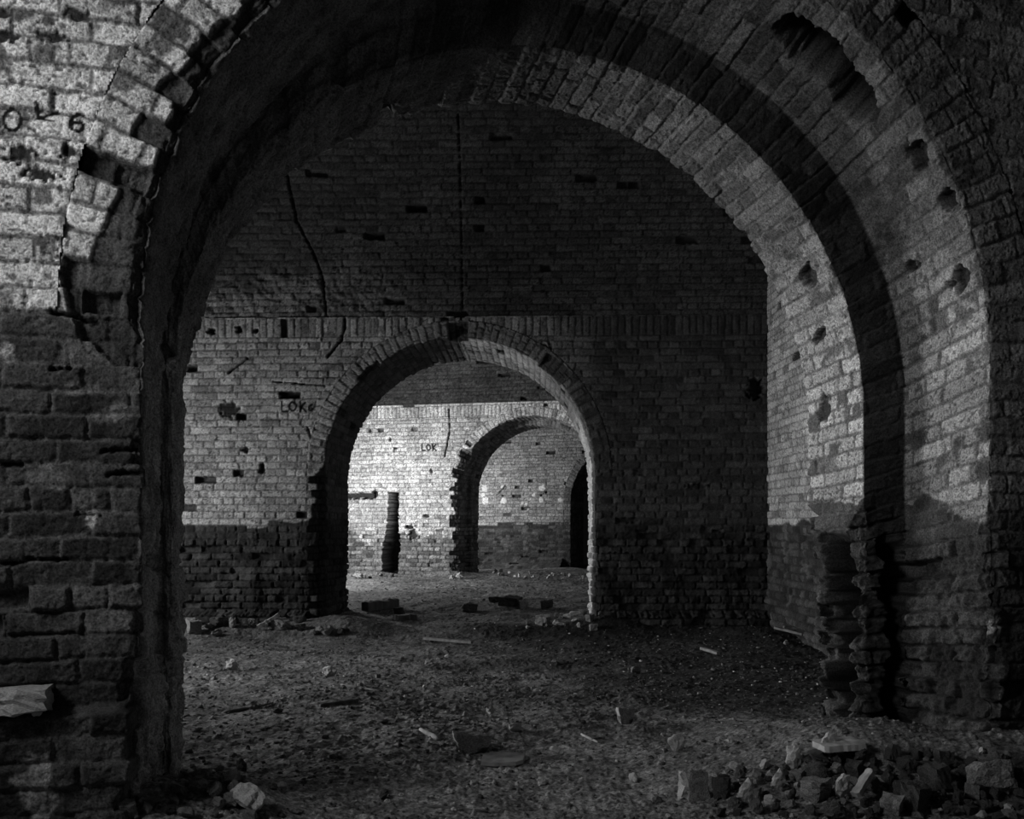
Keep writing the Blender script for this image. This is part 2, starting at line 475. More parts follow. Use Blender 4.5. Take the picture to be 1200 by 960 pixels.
LETTERS1 = [  # black stencil marks on the left of the near wall: O, a sideways K, 6 and a short stroke
    [(14+10*math.cos(a), 140+12.5*math.sin(a)) for a in np.linspace(0, 2*math.pi, 18)],
    [(27, 138.5), (45, 140), (63, 141)], [(43, 121), (43.5, 130), (45, 137)], [(45, 137), (56, 134.5), (67, 131.5)], [(44, 138), (52, 136)],
    [(97, 135), (92, 133), (85, 136), (81.5, 143), (84, 151), (90, 153.5), (96, 151), (98, 146), (94, 142), (87, 142.5), (83, 146)],
    [(121, 141), (122, 148), (121.5, 155)],
]
def extra1(U, Z, h, col, Q):
    n = vn2(U*90, Z*90, 5)-.5
    for k, p in enumerate(LETTERS1):
        d = polydist(U, Z, px_poly(W1, p))
        m = sst(.0085 if k in (2, 3) else .0075, .0045, d+n*.005)
        if k == 1: m = sst(.004, .002, d+n*.004)
        col = mix(col, .008, m)
    for x in (24, 35, 44):          # three pale scratched strokes
        d = polydist(U, Z, px_poly(W1, [(x, 291), (x+1, 307)]))
        col = mix(col, .62, sst(.007, .004, d+n*.006))
    # soot holes in the top left courses
    for (x, y, rx, ry) in [(92, 16, 16, 6), (62, 42, 14, 6), (8, 42, 12, 8), (82, 178, 12, 9), (50, 205, 18, 7), (24, 180, 18, 10), (0, 14, 8, 5)]:
        u, z = W1.unproj(x, y)
        m = sst(1.25, .75, np.hypot((U-u)/(rx*.0026), (Z-z)/(ry*.0026))+n*1.2)
        h = h-m*.008; col = mix(col, .03, m)
    h, col = patches1(U, Z, h, col)
    col = np.where(U > .4, col*mix(.8, .55, sst(E+.05, E-.15, Z)), col)  # shade on the right face put into its colour, deeper low down
    # the footing steps out at the bottom left
    u, zl = W1.unproj(40, 836)
    st = sst(zl+.015, zl-.01, Z+(fbm(U*6, Z*0+3, 12, 3)-.5)*.06)*(U < .3)
    h = h+st*.07
    low = sst(zl+.35, zl+.1, Z)*(U < .3)
    col = col*(1-.35*low)
    # a slot where a brick is out above the ledge, with a pale block behind
    return h, col

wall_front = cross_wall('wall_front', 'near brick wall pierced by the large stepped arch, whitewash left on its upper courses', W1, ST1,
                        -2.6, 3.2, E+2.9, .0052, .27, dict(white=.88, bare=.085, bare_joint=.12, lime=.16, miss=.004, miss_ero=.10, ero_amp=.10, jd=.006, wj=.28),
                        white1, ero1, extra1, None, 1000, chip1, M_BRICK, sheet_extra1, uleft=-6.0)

# ================================================================== WALL 2
W2 = Frame(9.95, -2)
cu2, _ = W2.unproj(537.5, 500)
ST2 = [(0, cu2, 1.435, E+.50), (1.2, cu2, 1.42, E+.47)]
def white_band(lim, amp, seed, k=1.):
    def f(U, Z, sheet, sec, Up, V):
        n = fbm(U*2.2, Z*2.2, seed, 4)-.5
        st = np.floor(U/.3+vn2(U*2, Z*0, seed+3)*2)
        w = sst(-.012, .012, Z-(lim+n*amp+(hsh(st.astype(np.int64), 0, seed+5)-.5)*.1))*k
        return w
    return f
def white2(U, Z, sheet, sec, Up, V):
    w = white_band(E-.04, .16, 500)(U, Z, sheet, sec, Up, V)
    if sheet: w = np.where(sec >= 1, np.where(Up > 30, w, w*.15), w*np.where(Up > 30, .6, .8))
    return w*mix(1., .05, sst(cu2+.3, cu2+1.7, U))  # light falling off to the right put into thinner whitewash
def ero2(U, Z, sheet, sec): return np.maximum(sst(E, E-.3, Z)*.8, .12)
def chip2(ic, left, z, ka, rnd, row):
    c = .015+.04*np.clip(rnd-.5, 0, 1)
    if ic == 0:
        z1 = left*sst(E+.62, E+.45, z)*(.07+.12*rnd)
        z2 = ((ka > 1.50)*(ka < 1.64))*.19 + ((ka > 2.20)*(ka < 2.42))*.17 + ((ka > .75)*(ka < .95))*.07
        c = np.maximum(c, np.maximum(z1, z2))
        c = np.maximum(c, (~left)*sst(E-.1, E-.4, z)*(.03+.06*rnd))
    return c
LOK2 = [[(330, 471), (330.5, 482.5), (337, 482)], [(343+4.2*math.cos(a), 476.5+5*math.sin(a)) for a in np.linspace(0, 6.283, 14)],
        [(351.5, 471), (351.5, 482)], [(358, 471.5), (352.5, 476.5), (358.5, 482)], [(366, 474), (362.5, 476), (362, 480), (365, 481.5), (367, 479), (362.5, 478)]]
def extra2(U, Z, h, col, Q):
    n = vn2(U*40, Z*40, 5)-.5
    pad = sst(1.1, .8, np.maximum(np.abs(U-W2.unproj(348, 477)[0])/.21, np.abs(Z-W2.unproj(348, 477)[1])/.09)+n*.3)
    for p in LOK2:
        d = polydist(U, Z, px_poly(W2, p)); col = mix(col, .008, sst(.016, .009, d+n*.006))
    for p, w in [([(376, 190), (378, 215), (392, 240), (398, 300), (403, 340), (404, 385), (399, 400), (384, 418)], .018), ([(541, 130), (541, 190), (541, 330), (540, 385)], .014),
                 ([(373, 540), (360, 500)], .01), ([(290, 420), (268, 437)], .014), ([(308, 545), (306, 552)], .03), ([(320, 447), (380, 452)], .008)]:
        d = polydist(U, Z, px_poly(W2, p)); m = sst(w*1.2, w*.5, d+n*w); h = h-m*.03; col = mix(col, .015, m)
    for (x, y, rx, ry, dep) in [(268, 480, 11, 9, .02), (886, 457, 9, 11, .10), (287, 527, 5, 3, .03), (540, 388, 11, 8, .12), (640, 418, 9, 13, .06), (730, 610, 20, 3, .03), (818, 570, 14, 3, .02), (520, 147, 9, 2, .02), (550, 147, 7, 2, .02), (575, 350, 5, 3, .02), (247, 388, 5, 4, .04), (280, 385, 4, 4, .03), (300, 388, 3, 3, .03)]:
        u, z = W2.unproj(x, y)
        m = sst(1.25, .75, np.hypot((U-u)/(rx*.0091), (Z-z)/(ry*.0091))+n*.9); h = h-m*dep; col = mix(col, .02, m)
    # a low plinth
    _, zp = W2.unproj(260, 719)
    h = h+sst(zp+.02, zp-.01, Z+n*.03)*.10
    return h, col
def sheet_extra2(U, Z, sec, Up, V, t, T, D, ka, col):
    m = (sec == 1)*(Up > 30)*sst(.25, .5, D+(fbm(Up*5, V*5, 15, 3)-.5)*.3)*sst(2.5, 1.9, ka*0+Z)
    c = .78*(.35+.9*fbm(Up*6, V*20, 16, 4))
    return np.zeros(U.shape)+m*(fbm(Up*5, V*18, 17, 3)-.5)*.03, mix(col, c, m*.85), np.zeros(U.shape)
wall_middle = cross_wall('wall_middle', 'second brick wall with a round arch, pale above eye level and bare dark brick below', W2, ST2,
                         -5.0, 4.0, E+2.165, .0105, .22, dict(white=.46, bare=.035, bare_joint=.035, lime=.06, miss=.002, miss_ero=.10, ero_amp=.09, jd=.012, wj=.42, flake=.6),
                         white2, ero2, extra2, E+1.955, 2000, chip2, M_BRICK, sheet_extra2, uleft=-5.6)

# ================================================================== WALL 3
W3 = Frame(17.24, -13)
cu3, _ = W3.unproj(624, 560)
ST3 = [(0, cu3, 1.40, E+.50), (.55, cu3, 1.40, E+.49), (.55, cu3, 1.30, E+.50), (1.1, cu3, 1.30, E+.48)]
def white3(U, Z, sheet, sec, Up, V):
    w = white_band(E-.33, .5, 600)(U, Z, sheet, sec, Up, V)
    n = fbm(U*3, Z*3, 610, 4)-.5
    left = sst(.06, -.06, U-(W3.unproj(452, 600)[0])+n*.3)
    w = w*(1-.45*left*sst(E+.5, E+.43, Z+n*.06))
    low = sst(E-.35, E-.6, Z+n*.2)
    if sheet: w = np.where(sec >= 1, w*.1, w)
    return w*(1-.6*low)
def ero3(U, Z, sheet, sec): return np.maximum(sst(E+.15, E-.25, Z)*.8, .12)
def chip3(ic, left, z, ka, rnd, row):
    c = .02+.04*np.clip(rnd-.5, 0, 1)
    if ic == 0: c = np.maximum(c, left*sst(E+1.35, E+1.2, z)*(.05+.16*rnd))
    return c
LOK3 = [[(494.5, 521), (494.5, 527.6), (498, 527.6)], [(502+2.3*math.cos(a), 524.4+3*math.sin(a)) for a in np.linspace(0, 6.283, 12)],
        [(507, 521), (507, 528)], [(511, 521), (507.5, 524.5), (511, 528)], [(462, 525), (462, 530)], [(462, 525.5), (465, 525.5)], [(515, 525), (523, 525)]]
def extra3(U, Z, h, col, Q):
    n = vn2(U*30, Z*30, 5)-.5
    for p in LOK3[:6]:
        d = polydist(U, Z, px_poly(W3, p)); col = mix(col, .012, sst(.019, .012, d+n*.006))
    d = polydist(U, Z, px_poly(W3, [(526, 479), (527, 505), (524, 520), (521, 535)])); m = sst(.02, .008, d+n*.02); h = h-m*.03; col = mix(col, .02, m)
    # broken-out flue slot, wider at the foot
    pts = [(461, 577, 5.0), (461, 600, 5.2), (460, 612, 5.6), (459.5, 628, 8), (458, 645, 10), (457, 664, 9)]
    ys = np.array([W3.unproj(460, p[1])[1] for p in pts])[::-1]
    us = np.array([W3.unproj(p[0], p[1])[0] for p in pts])[::-1]; ws = np.array([p[2] for p in pts])[::-1]*.0158
    c = np.interp(Z, ys, us); w = np.interp(Z, ys, ws)
    m = sst(.02, -.02, np.abs(U-c)-w+n*.06)*(Z < ys[-1])
    h = h-m*.5; col = mix(col, .03, m)
    # slit where a beam sat, left
    u1, z1 = W3.unproj(437, 581)
    m = (U < u1)*sst(.016, 0, np.abs(Z-z1)-.045+n*.06); h = h-m*.14; col = mix(col, .03, m)
    m = sst(1.2, .8, np.hypot((U-u1-.03)/.05, (Z-z1-.02)/.08)+n); h = h-m*.14; col = mix(col, .03, m)
    for (x, y, rx, ry, dep) in [(480, 618, 6, 3, .08), (500, 605, 3, 2, .04), (433, 505, 2, 2, .04), (457, 515, 2, 2, .03), (505, 552, 2, 3, .03), (484, 626, 5, 7, .04)]:
        u, z = W3.unproj(x, y)
        m = sst(1.25, .75, np.hypot((U-u)/(rx*.0158), (Z-z)/(ry*.0158))+n*.9); h = h-m*dep; col = mix(col, .03, m)
    return h, col
wall_rear = cross_wall('wall_rear', 'third brick wall, brightly lit and whitewashed, with a broken flue slot left of its arch', W3, ST3,
                       -5.2, 4.5, E+2.165, .0135, .22, dict(white=.70, bare=.16, bare_joint=.10, miss=.004, miss_ero=.10, ero_amp=.08, jd=.012, wj=.35, flake=.5),
                       white3, ero3, extra3, E+1.93, 3000, chip3, M_FARBRICK)

# ================================================================== WALL 4
W4 = Frame(23.0, -20)
u4, _ = W4.unproj(669, 600)
cu4 = u4+1.43
ST4 = [(0, cu4, 1.43, E+.42), (1.1, cu4, 1.42, E+.40)]
def white4(U, Z, sheet, sec, Up, V):
    w = white_band(E-.08, .03, 700)(U, Z, sheet, sec, Up, V)
    if sheet: w = np.where(sec >= 1, 0, w*.5)
    return w
def ero4(U, Z, sheet, sec): return .12+0*U
def extra4(U, Z, h, col, Q):
    n = vn2(U*25, Z*25, 5)-.5
    for (x, y, r) in [(568, 573, 3.6), (566, 580, 2.8), (568.5, 587, 4.2), (590, 587, 3.2), (589, 571, 2.2), (635.5, 572, 3.6), (626, 580, 2.2), (634, 586, 3), (657, 586, 2.6), (612, 590, 1.6), (617, 591, 1.5), (618, 597, 1.4)]:
        u, z = W4.unproj(x, y)
        m = sst(1.2, .8, np.hypot(U-u, Z-z)/(r*.0209)+n*.8); col = mix(col, .7, m); h = h+m*.01
    for (x, y) in [(589, 581), (634, 580.5), (640, 577)]:
        u, z = W4.unproj(x, y); m = sst(1.2, .8, np.hypot(U-u, Z-z)/.025); col = mix(col, .02, m); h = h-m*.05
    d = polydist(U, Z, px_poly(W4, [(585, 577), (590, 572), (592, 569)])); col = mix(col, .04, sst(.03, .015, d+n*.02))
    # stepped footing courses
    for py, dd in ((654, .10), (658, .10), (661.5, .12), (665, .12)):
        _, zp = W4.unproj(600, py); h = h+sst(zp+.012, zp-.012, Z)*dd
    return h, col
wall_back = cross_wall('wall_back', 'farthest brick wall beyond the third arch, dotted with pale plaster spots', W4, ST4,
                       -5.0, 4.5, E+2.6, .016, .22, dict(white=.42, bare=.06, bare_joint=.055, miss=.004, ero_amp=.03, jd=.012, wj=.4, flake=.4),
                       white4, ero4, extra4, None, 4000, None, M_FARBRICK)

# ================================================================== VAULTS AND END WALLS
def vault(name, label, frA, dA, frB, x0, x1, rise, z0, res, seed, style, mat, xl=None):
    """barrel vault between the back of wall A (near) and the front of wall B (far)"""
    X = np.arange(x0, x1+res, res)
    if xl is not None: X = np.concatenate([np.arange(xl, x0-.03, .06), X])
    nx = len(X)
    def yline(fr, d): 
        # Y of wall plane at depth d for world X
        u = (X+d*fr.s)/fr.c
        return fr.y0+u*fr.s+d*fr.c
    YA = yline(frA, dA)-.12; YB = yline(frB, 0)+.012
    half = (YB-YA)/2; mid = (YA+YB)/2
    # angle from the far springing (0) to the near one (pi), finer at the far side
    L = math.pi*3
    nf = int(L*.45/res); nc = 60 if res > .0121 else 60
    ang = np.concatenate([np.linspace(0, math.pi*.45, nf, endpoint=False), np.linspace(math.pi*.45, math.pi, nc)])
    A, XX = np.meshgrid(ang, X, indexing='ij')
    Y = mid[None]+half[None]*np.cos(A); Z = z0+rise*np.sin(A)
    V = A*3.0; U = XX
    e, fu, fv, R, _, _ = bricks(U, V, seed)
    W = np.full(U.shape, 1.)
    W = W*(1-.35*sst(.45, .65, fbm(U*1.5, V*1.5, seed+9, 3)))
    h, col, _ = masonry(U, V, e, fu, fv, R, W, .15+0*U, seed, style)
    n = vn2(U*40, V*40, seed)-.5
    if name == 'ceiling':
        col = col*(1+2.2*sst(.75, .05, V+(fbm(U*2, V*2, 4, 3)-.5)*.5)*sst(.4, -2.5, U))  # light fading up from the left springing put into the colour
        for p, w in [([(-1.98, 0), (-2.02, .5), (-2.1, .75), (-2.25, 1.1), (-2.3, 1.6)], .012), ([(-.53, 0), (-.53, 3)], .007)]:
            d = polydist(U, V, p); m = sst(w*1.3, w*.5, d+n*w); h = h-m*.03; col = mix(col, .015, m)
        # a rough band above the springing
        b = sst(.0, .1, V)*sst(.75, .45, V)*sst(-.6, -1.6, U)
        h = h+b*(fbm(U*14, V*14, 3, 3)-.5)*.05
    nrm = np.stack([0*A, -np.cos(A), -np.sin(A)], -1)
    P = np.stack([XX, Y, Z], -1)+nrm*h[..., None]
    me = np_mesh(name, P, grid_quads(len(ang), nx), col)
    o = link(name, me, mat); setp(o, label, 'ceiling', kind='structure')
    return o
VST = dict(white=.08, bare=.035, bare_joint=.03, miss=.0015, ero_amp=.05, jd=.012, wj=.4, flake=.8)
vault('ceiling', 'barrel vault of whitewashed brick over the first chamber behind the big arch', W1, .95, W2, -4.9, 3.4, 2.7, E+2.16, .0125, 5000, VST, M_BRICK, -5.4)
vault('ceiling.001', 'barrel vault of brick over the brightly lit second chamber', W2, 1.2, W3, -4.9, 4.4, 2.5, E+2.14, .02, 5500, VST, M_FARBRICK)
vault('ceiling.002', 'barrel vault of brick over the farthest chamber', W3, 1.1, W4, -3.4, 5.2, 2.2, E+2.14, .03, 5700, VST, M_FARBRICK)

def end_wall(name, label, A, B, z1, res, seed, sty, white_fn, ero_fn, extra=None, opening=None, mat=None, thick=.7):
    """side wall from A=(x,y) to B=(x,y), its inner face to the left of A->B; opening=(s0,s1,z0,z1)"""
    A = np.array(A, float); B = np.array(B, float); L = np.linalg.norm(B-A); a = (B-A)/L; n = np.array([-a[1], a[0]])
    u = np.arange(0, L+res, res); z = np.arange(-.45, z1+res, res)
    U, Z = np.meshgrid(u, z, indexing='ij')
    e, fu, fv, R, _, _ = bricks(U, Z, seed)
    h, col, _ = masonry(U, Z, e, fu, fv, R, white_fn(U, Z), ero_fn(U, Z), seed, sty)
    if extra: h, col = extra(U, Z, h, col)
    P = np.stack([A[0]+U*a[0]+h*n[0], A[1]+U*a[1]+h*n[1], Z], -1)
    keep = None
    ops = [] if opening is None else (opening if isinstance(opening, list) else [opening])
    if ops:
        ins = np.zeros(U.shape, bool)
        for s0, s1, o0, o1 in ops: ins |= (U > s0) & (U < s1) & (Z > o0) & (Z < o1)
        keep = ~(ins[:-1, :-1] & ins[1:, :-1] & ins[1:, 1:] & ins[:-1, 1:])
    me = np_mesh(name, P, grid_quads(len(u), len(z), keep), col)
    o = link(name, me, mat or M_BRICK); setp(o, label, 'wall', kind='structure')
    for s0, s1, o0, o1 in ops:
        pts = []
        for (s, zz) in ((s0, o0), (s1, o0), (s1, o1), (s0, o1)):
            for t in (-.02, thick):
                pts.append([A[0]+a[0]*s-n[0]*t, A[1]+a[1]*s-n[1]*t, zz])
        q = [[0, 1, 3, 2], [2, 3, 5, 4], [4, 5, 7, 6], [6, 7, 1, 0]]
        me = np_mesh('window_embrasure', np.array(pts), np.array(q), np.full(8, .35), False)
        setp(link('window_embrasure', me, mat or M_BRICK, o), kind='structure')
    return o

def ew(U, Z):
    n = fbm(U*3, Z*3, 808, 4)-.5
    return sst(-.015, .015, Z-(E-.03+n*.16))
def ee(U, Z): return np.maximum(sst(E, E-.3, Z)*.8, .1)
EST = dict(white=.55, bare=.05, bare_joint=.05, miss=.006, miss_ero=.1, ero_amp=.08, jd=.012, wj=.45, flake=.6)
EX = 2.70
def extra_e(U, Z, h, col):
    return h, col
end_wall('wall_right', 'narrow right end wall of the first chamber, its whitewash lit from the left', (EX+.03, 4.6), (EX-.02, 10.0), E+4.9, .012, 6000, EST, ew, ee, extra_e)
LST = dict(white=.5, bare=.08, jd=.01)
LX2 = -5.2
end_wall('wall_left', 'outer left wall of the first chamber with its daylight window', (LX2, 10.6), (LX2, 2.3), E+5.2, .05, 6100, LST, ew, ee, None, [(1.3, 2.3, E-.35, E+.65), (3.3, 5.1, E-.35, E+.55)])
LX3 = -4.6
end_wall('wall_left.001', 'outer left wall of the second chamber with its daylight window', (LX3, 18.6), (LX3, 11.0), E+4.7, .05, 6200, LST, ew, ee, None, (2.35, 4.05, E-.28, E+.68))
end_wall('wall_right.001', 'right end wall of the second chamber', (4.0, 11.0), (4.0, 16.6), E+4.7, .05, 6300, LST, ew, ee)
LX4 = -2.2
end_wall('wall_left.002', 'outer left wall of the farthest chamber with its daylight window', (LX4, 24.2), (LX4, 18.6), E+4.4, .05, 6400, LST, ew, ee, None, (1.6, 3.4, E-.1, E+1.1))
end_wall('wall_right.002', 'right end wall of the farthest chamber', (4.6, 17.0), (4.6, 21.6), E+4.4, .05, 6500, LST, ew, ee)
end_wall('wall_left.003', 'left wall of the chamber the picture is taken from, with its daylight window', (-2.7, 2.9), (-2.7, -3.2), E+3.5, .05, 6600, LST, ew, ee, None, (1.2, 2.4, E+1., E+2.15))
end_wall('wall_right.003', 'right wall of the chamber the picture is taken from', (4.5, -3.2), (4.5, 4.6), E+3.5, .05, 6700, LST, ew, ee)
end_wall('wall_behind', 'brick wall behind the viewer', (-2.8, -3.2), (4.6, -3.2), E+3.5, .05, 6800, LST, ew, ee)
vault('ceiling.003', 'barrel vault of the chamber the picture is taken from', Frame(-3.2, 0), 0, W1, -4.4, 4.6, 2.0, E+2.7, .05, 5800, VST, M_BRICK)

# ================================================================== FLOOR
MOUNDS = [(1.50, 3.80, .55, .40, .17), (2.1, 3.45, .6, .25, .20), (1.15, 3.55, .45, .35, .05), (1.2, 4.3, .3, .4, .06), (-1.25, 3.05, .35, .28, .14), (-1.0, 3.3, .22, .25, .06),
          (-3.0, 9.6, 1.2, .35, .10), (-1.75, 9.8, .5, .45, .14), (1.05, 10.0, .4, .35, .12), (2.4, 9.3, .5, .6, .10), (.3, 9.7, .9, .3, .04),
          (-2.6, 17.3, .5, .3, .10), (-1.3, 17.2, .5, .3, .10), (.6, 17.3, 1.0, .25, .07), (-1.0, 16.9, .3, .2, .06)]
def floor_z(X, Y, fine=True):
    X = np.asarray(X, float); Y = np.asarray(Y, float)
    z = np.interp(Y, [0, 4.6, 7, 9.6, 11.5, 15, 17, 20, 23], [.10, .08, -.03, -.06, .02, .06, .10, .02, -.08])
    for (mx, my, sx, sy, hh) in MOUNDS:
        z = z+hh*np.exp(-(((X-mx)/sx)**2+((Y-my)/sy)**2))
    z = z+(fbm(X*.9, Y*.9, 21, 3)-.5)*.09
    z = z+(fbm(X*4, Y*4, 22, 3)-.5)*.035
    if fine:
        z = z+(fbm(X*22, Y*22, 23, 4)-.5)*.016+(vn2(X*75, Y*75, 27)-.5)*.005
        cl = vn2(X*45, Y*45, 25)
        z = z+np.clip(cl-.72, 0, 1)*.05*sst(.4, .6, fbm(X*3, Y*3, 26, 2))
    return z
def build_floor():
    Y = np.concatenate([np.linspace(-3.2, 2.0, 40, endpoint=False), np.exp(np.arange(math.log(2.0), math.log(25.5), .0030))])
    c = np.linspace(-1, 1, 1150)
    c = np.sign(c)*(.80*np.abs(c)+.20*np.abs(c)**7)
    Yg, C = np.meshgrid(Y, c, indexing='ij')
    half = np.where(Yg < 2, 4.4, 0)
    Xg = C*(np.where(Yg < 2, 4.6, 1.9+.0*Yg)+.62*np.clip(Yg, 2, None)*1.0) 
    Z = floor_z(Xg, Yg)
    n1 = fbm(Xg*6, Yg*6, 31, 4); n2 = vn2(Xg*70, Yg*70, 32); n3 = fbm(Xg*1.1, Yg*1.1, 33, 3)
    col = .16*(.35+1.1*n1)*(.3+1.4*n2)*(.6+.8*n3)
    col = col*(1+.45*sst(5.6, 4.2, Yg)*sst(1.6, .4, Xg))  # lit foreground put into the soil colour
    floor_shade = sst(.0, 1.1, Xg-(9.6-Yg)*.28+.9+(fbm(Xg*1.6, Yg*1.6, 35, 3)-.5)*1.2)*sst(4.6, 5.4, Yg)*sst(10.3, 9.8, Yg)     # shade over the far right floor put into the soil colour
    col = col*(1-.75*floor_shade)
    col = col+.20*sst(.90, .97, vn2(Xg*55+9, Yg*55, 34))*(1-.5*floor_shade)
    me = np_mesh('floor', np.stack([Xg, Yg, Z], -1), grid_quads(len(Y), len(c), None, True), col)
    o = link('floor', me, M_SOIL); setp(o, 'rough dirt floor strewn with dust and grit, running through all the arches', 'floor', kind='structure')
build_floor()

def ground(px, py):
    """point of the floor that the photograph shows at px, py"""
    k = (px-600)/F; m = (py-HZ)/F
    Y = (E-.05)/m
    for _ in range(40):
        z = float(floor_z(np.array([k*Y]), np.array([Y]), False)[0])
        Y = .5*Y+.5*(E-z)/m
    return Vector((k*Y, Y, float(floor_z(np.array([k*Y]), np.array([Y]), False)[0])))

# ================================================================== DEBRIS
def chunk_mesh(seed, kind='stone'):
    r = random.Random(seed); bm = bmesh.new()
    if kind == 'stone':
        bmesh.ops.create_icosphere(bm, subdivisions=3, radius=.5)
        pl = [(Vector((r.gauss(0, 1), r.gauss(0, 1), r.gauss(0, 1))).normalized(), r.uniform(.26, .42)) for _ in range(9)]
        for v in bm.verts:
            for n, d in pl:
                s = v.co.dot(n)-d
                if s > 0: v.co -= n*s*.92
    else:                                     # broken brick
        bmesh.ops.create_cube(bm, size=1.)
        bmesh.ops.subdivide_edges(bm, edges=bm.edges[:], cuts=5, use_grid_fill=True)
        pl = [(Vector((r.choice((-1, 1))*r.uniform(.6, 1), r.uniform(-.6, .6), r.uniform(-.5, .5))).normalized(), r.uniform(.28, .42)),
              (Vector((r.uniform(-1, 1), r.uniform(-1, 1), r.uniform(.2, 1))).normalized(), r.uniform(.5, .6)),
              (Vector((r.uniform(-1, 1), r.uniform(-1, 1), r.uniform(-1, .2))).normalized(), r.uniform(.5, .62))]
        for v in bm.verts:
            for n, d in pl:
                s = v.co.dot(n)-d
                if s > 0: v.co -= n*s*.95
    for v in bm.verts:
        p = np.array(v.co)
        w = float(vn2(np.array(p[0]*5+seed), np.array(p[1]*5+p[2]*7), seed))-.5
        w2 = float(vn2(np.array(p[0]*13+seed), np.array(p[1]*13+p[2]*17), seed+3))-.5
        v.co += v.co.normalized()*(w*.20+w2*.10)
    me = bpy.data.meshes.new('rubble'); bm.to_mesh(me); bm.free()
    return me
STONES = [chunk_mesh(s, 'stone') for s in range(7)]
BRIX = [chunk_mesh(100+s, 'brick') for s in range(6)]
def variant(lst, mat):
    out = []
    for m in lst:
        c = m.copy(); c.materials.append(mat); out.append(c)
    return out
SL, SM, SD = variant(STONES, M_STONE_L), variant(STONES, M_STONE_M), variant(STONES, M_STONE_D)
BL, BM_, BD = variant(BRIX, M_STONE_L), variant(BRIX, M_STONE_M), variant(BRIX, M_STONE_D)

def lump(name, me, p, size, rot, label, cat, group=None, sink=.14):
    o = bpy.data.objects.new(name, me); COL.objects.link(o)
    o.scale = size; o.rotation_euler = rot
    ext = max(abs(z) for z in [(Euler(rot).to_matrix() @ Vector((v.co.x*size[0], v.co.y*size[1], v.co.z*size[2]))).z for v in me.vertices])
    o.location = (p[0], p[1], p[2]+ext*(1-sink*1.6))
    setp(o, label, cat, group); return o

def px_size(p, w): return w*p[1]/F     # metres of w photo px at that distance

def lump_px(name, lst, px, py, w, hgt, label, cat, rz=0., seed=0, dep=None, group=None, tilt=0.):
    p = ground(px, py); r = random.Random(seed+int(px*7+py))
    W = px_size(p, w); H = px_size(p, hgt); D = dep or W*.8
    return lump(name, lst[r.randrange(len(lst))], p, (W*1.2, D, H*1.35), (tilt+r.uniform(-.12, .12), r.uniform(-.15, .15), rz), label, cat, group)

def tube_mesh(pts, rad, seg=8, jit=.12, seed=0):
    r = random.Random(seed); bm = bmesh.new(); rings = []
    n = len(pts)
    for i, p in enumerate(pts):
        p = Vector(p); t = (Vector(pts[min(i+1, n-1)])-Vector(pts[max(i-1, 0)])).normalized()
        a = t.orthogonal().normalized(); b = t.cross(a)
        rr = rad[i] if hasattr(rad, '__len__') else rad
        rings.append([bm.verts.new(p+(a*math.cos(k*2*math.pi/seg)+b*math.sin(k*2*math.pi/seg))*rr*(1+r.uniform(-jit, jit))) for k in range(seg)])
    for A, B in zip(rings[:-1], rings[1:]):
        for k in range(seg): bm.faces.new((A[k], A[(k+1) % seg], B[(k+1) % seg], B[k]))
    bm.faces.new(rings[0][::-1]); bm.faces.new(rings[-1])
    for f in bm.faces: f.smooth = True
    bmesh.ops.recalc_face_normals(bm, faces=bm.faces[:])
    me = bpy.data.meshes.new('stick'); bm.to_mesh(me); bm.free(); return me

def stick_px(name, p0, p1, w, mat, label, cat, lift=.012, seed=0, bend=.02, group=None):
    a = ground(*p0); b = ground(*p1); r = random.Random(seed)
    d = b-a; rad = max(.003, px_size(a, w)/2)
    pts = []
    n = 9
    for i in range(n):
        t = i/(n-1); q = a.lerp(b, t)
        z = float(floor_z(np.array([q.x]), np.array([q.y]))[0])
        pts.append((q.x+r.uniform(-bend, bend)*d.length*.5, q.y+r.uniform(-bend, bend)*d.length*.5, z))
    z0 = np.polyfit(np.arange(n), [p[2] for p in pts], 1)
    off = max(p[2]-np.polyval(z0, i) for i, p in enumerate(pts))
    pts = [(p[0]-a.x, p[1]-a.y, np.polyval(z0, i)+off*.5+rad*.5-a.z) for i, p in enumerate(pts)]
    rads = [rad*(.75+.45*math.sin(math.pi*(i+.7)/(n+.4))) for i in range(n)]
    me = tube_mesh(pts, rads, 8, .18, seed); me.materials.append(mat)
    o = bpy.data.objects.new(name, me); COL.objects.link(o); o.location = a
    setp(o, label, cat, group); return o

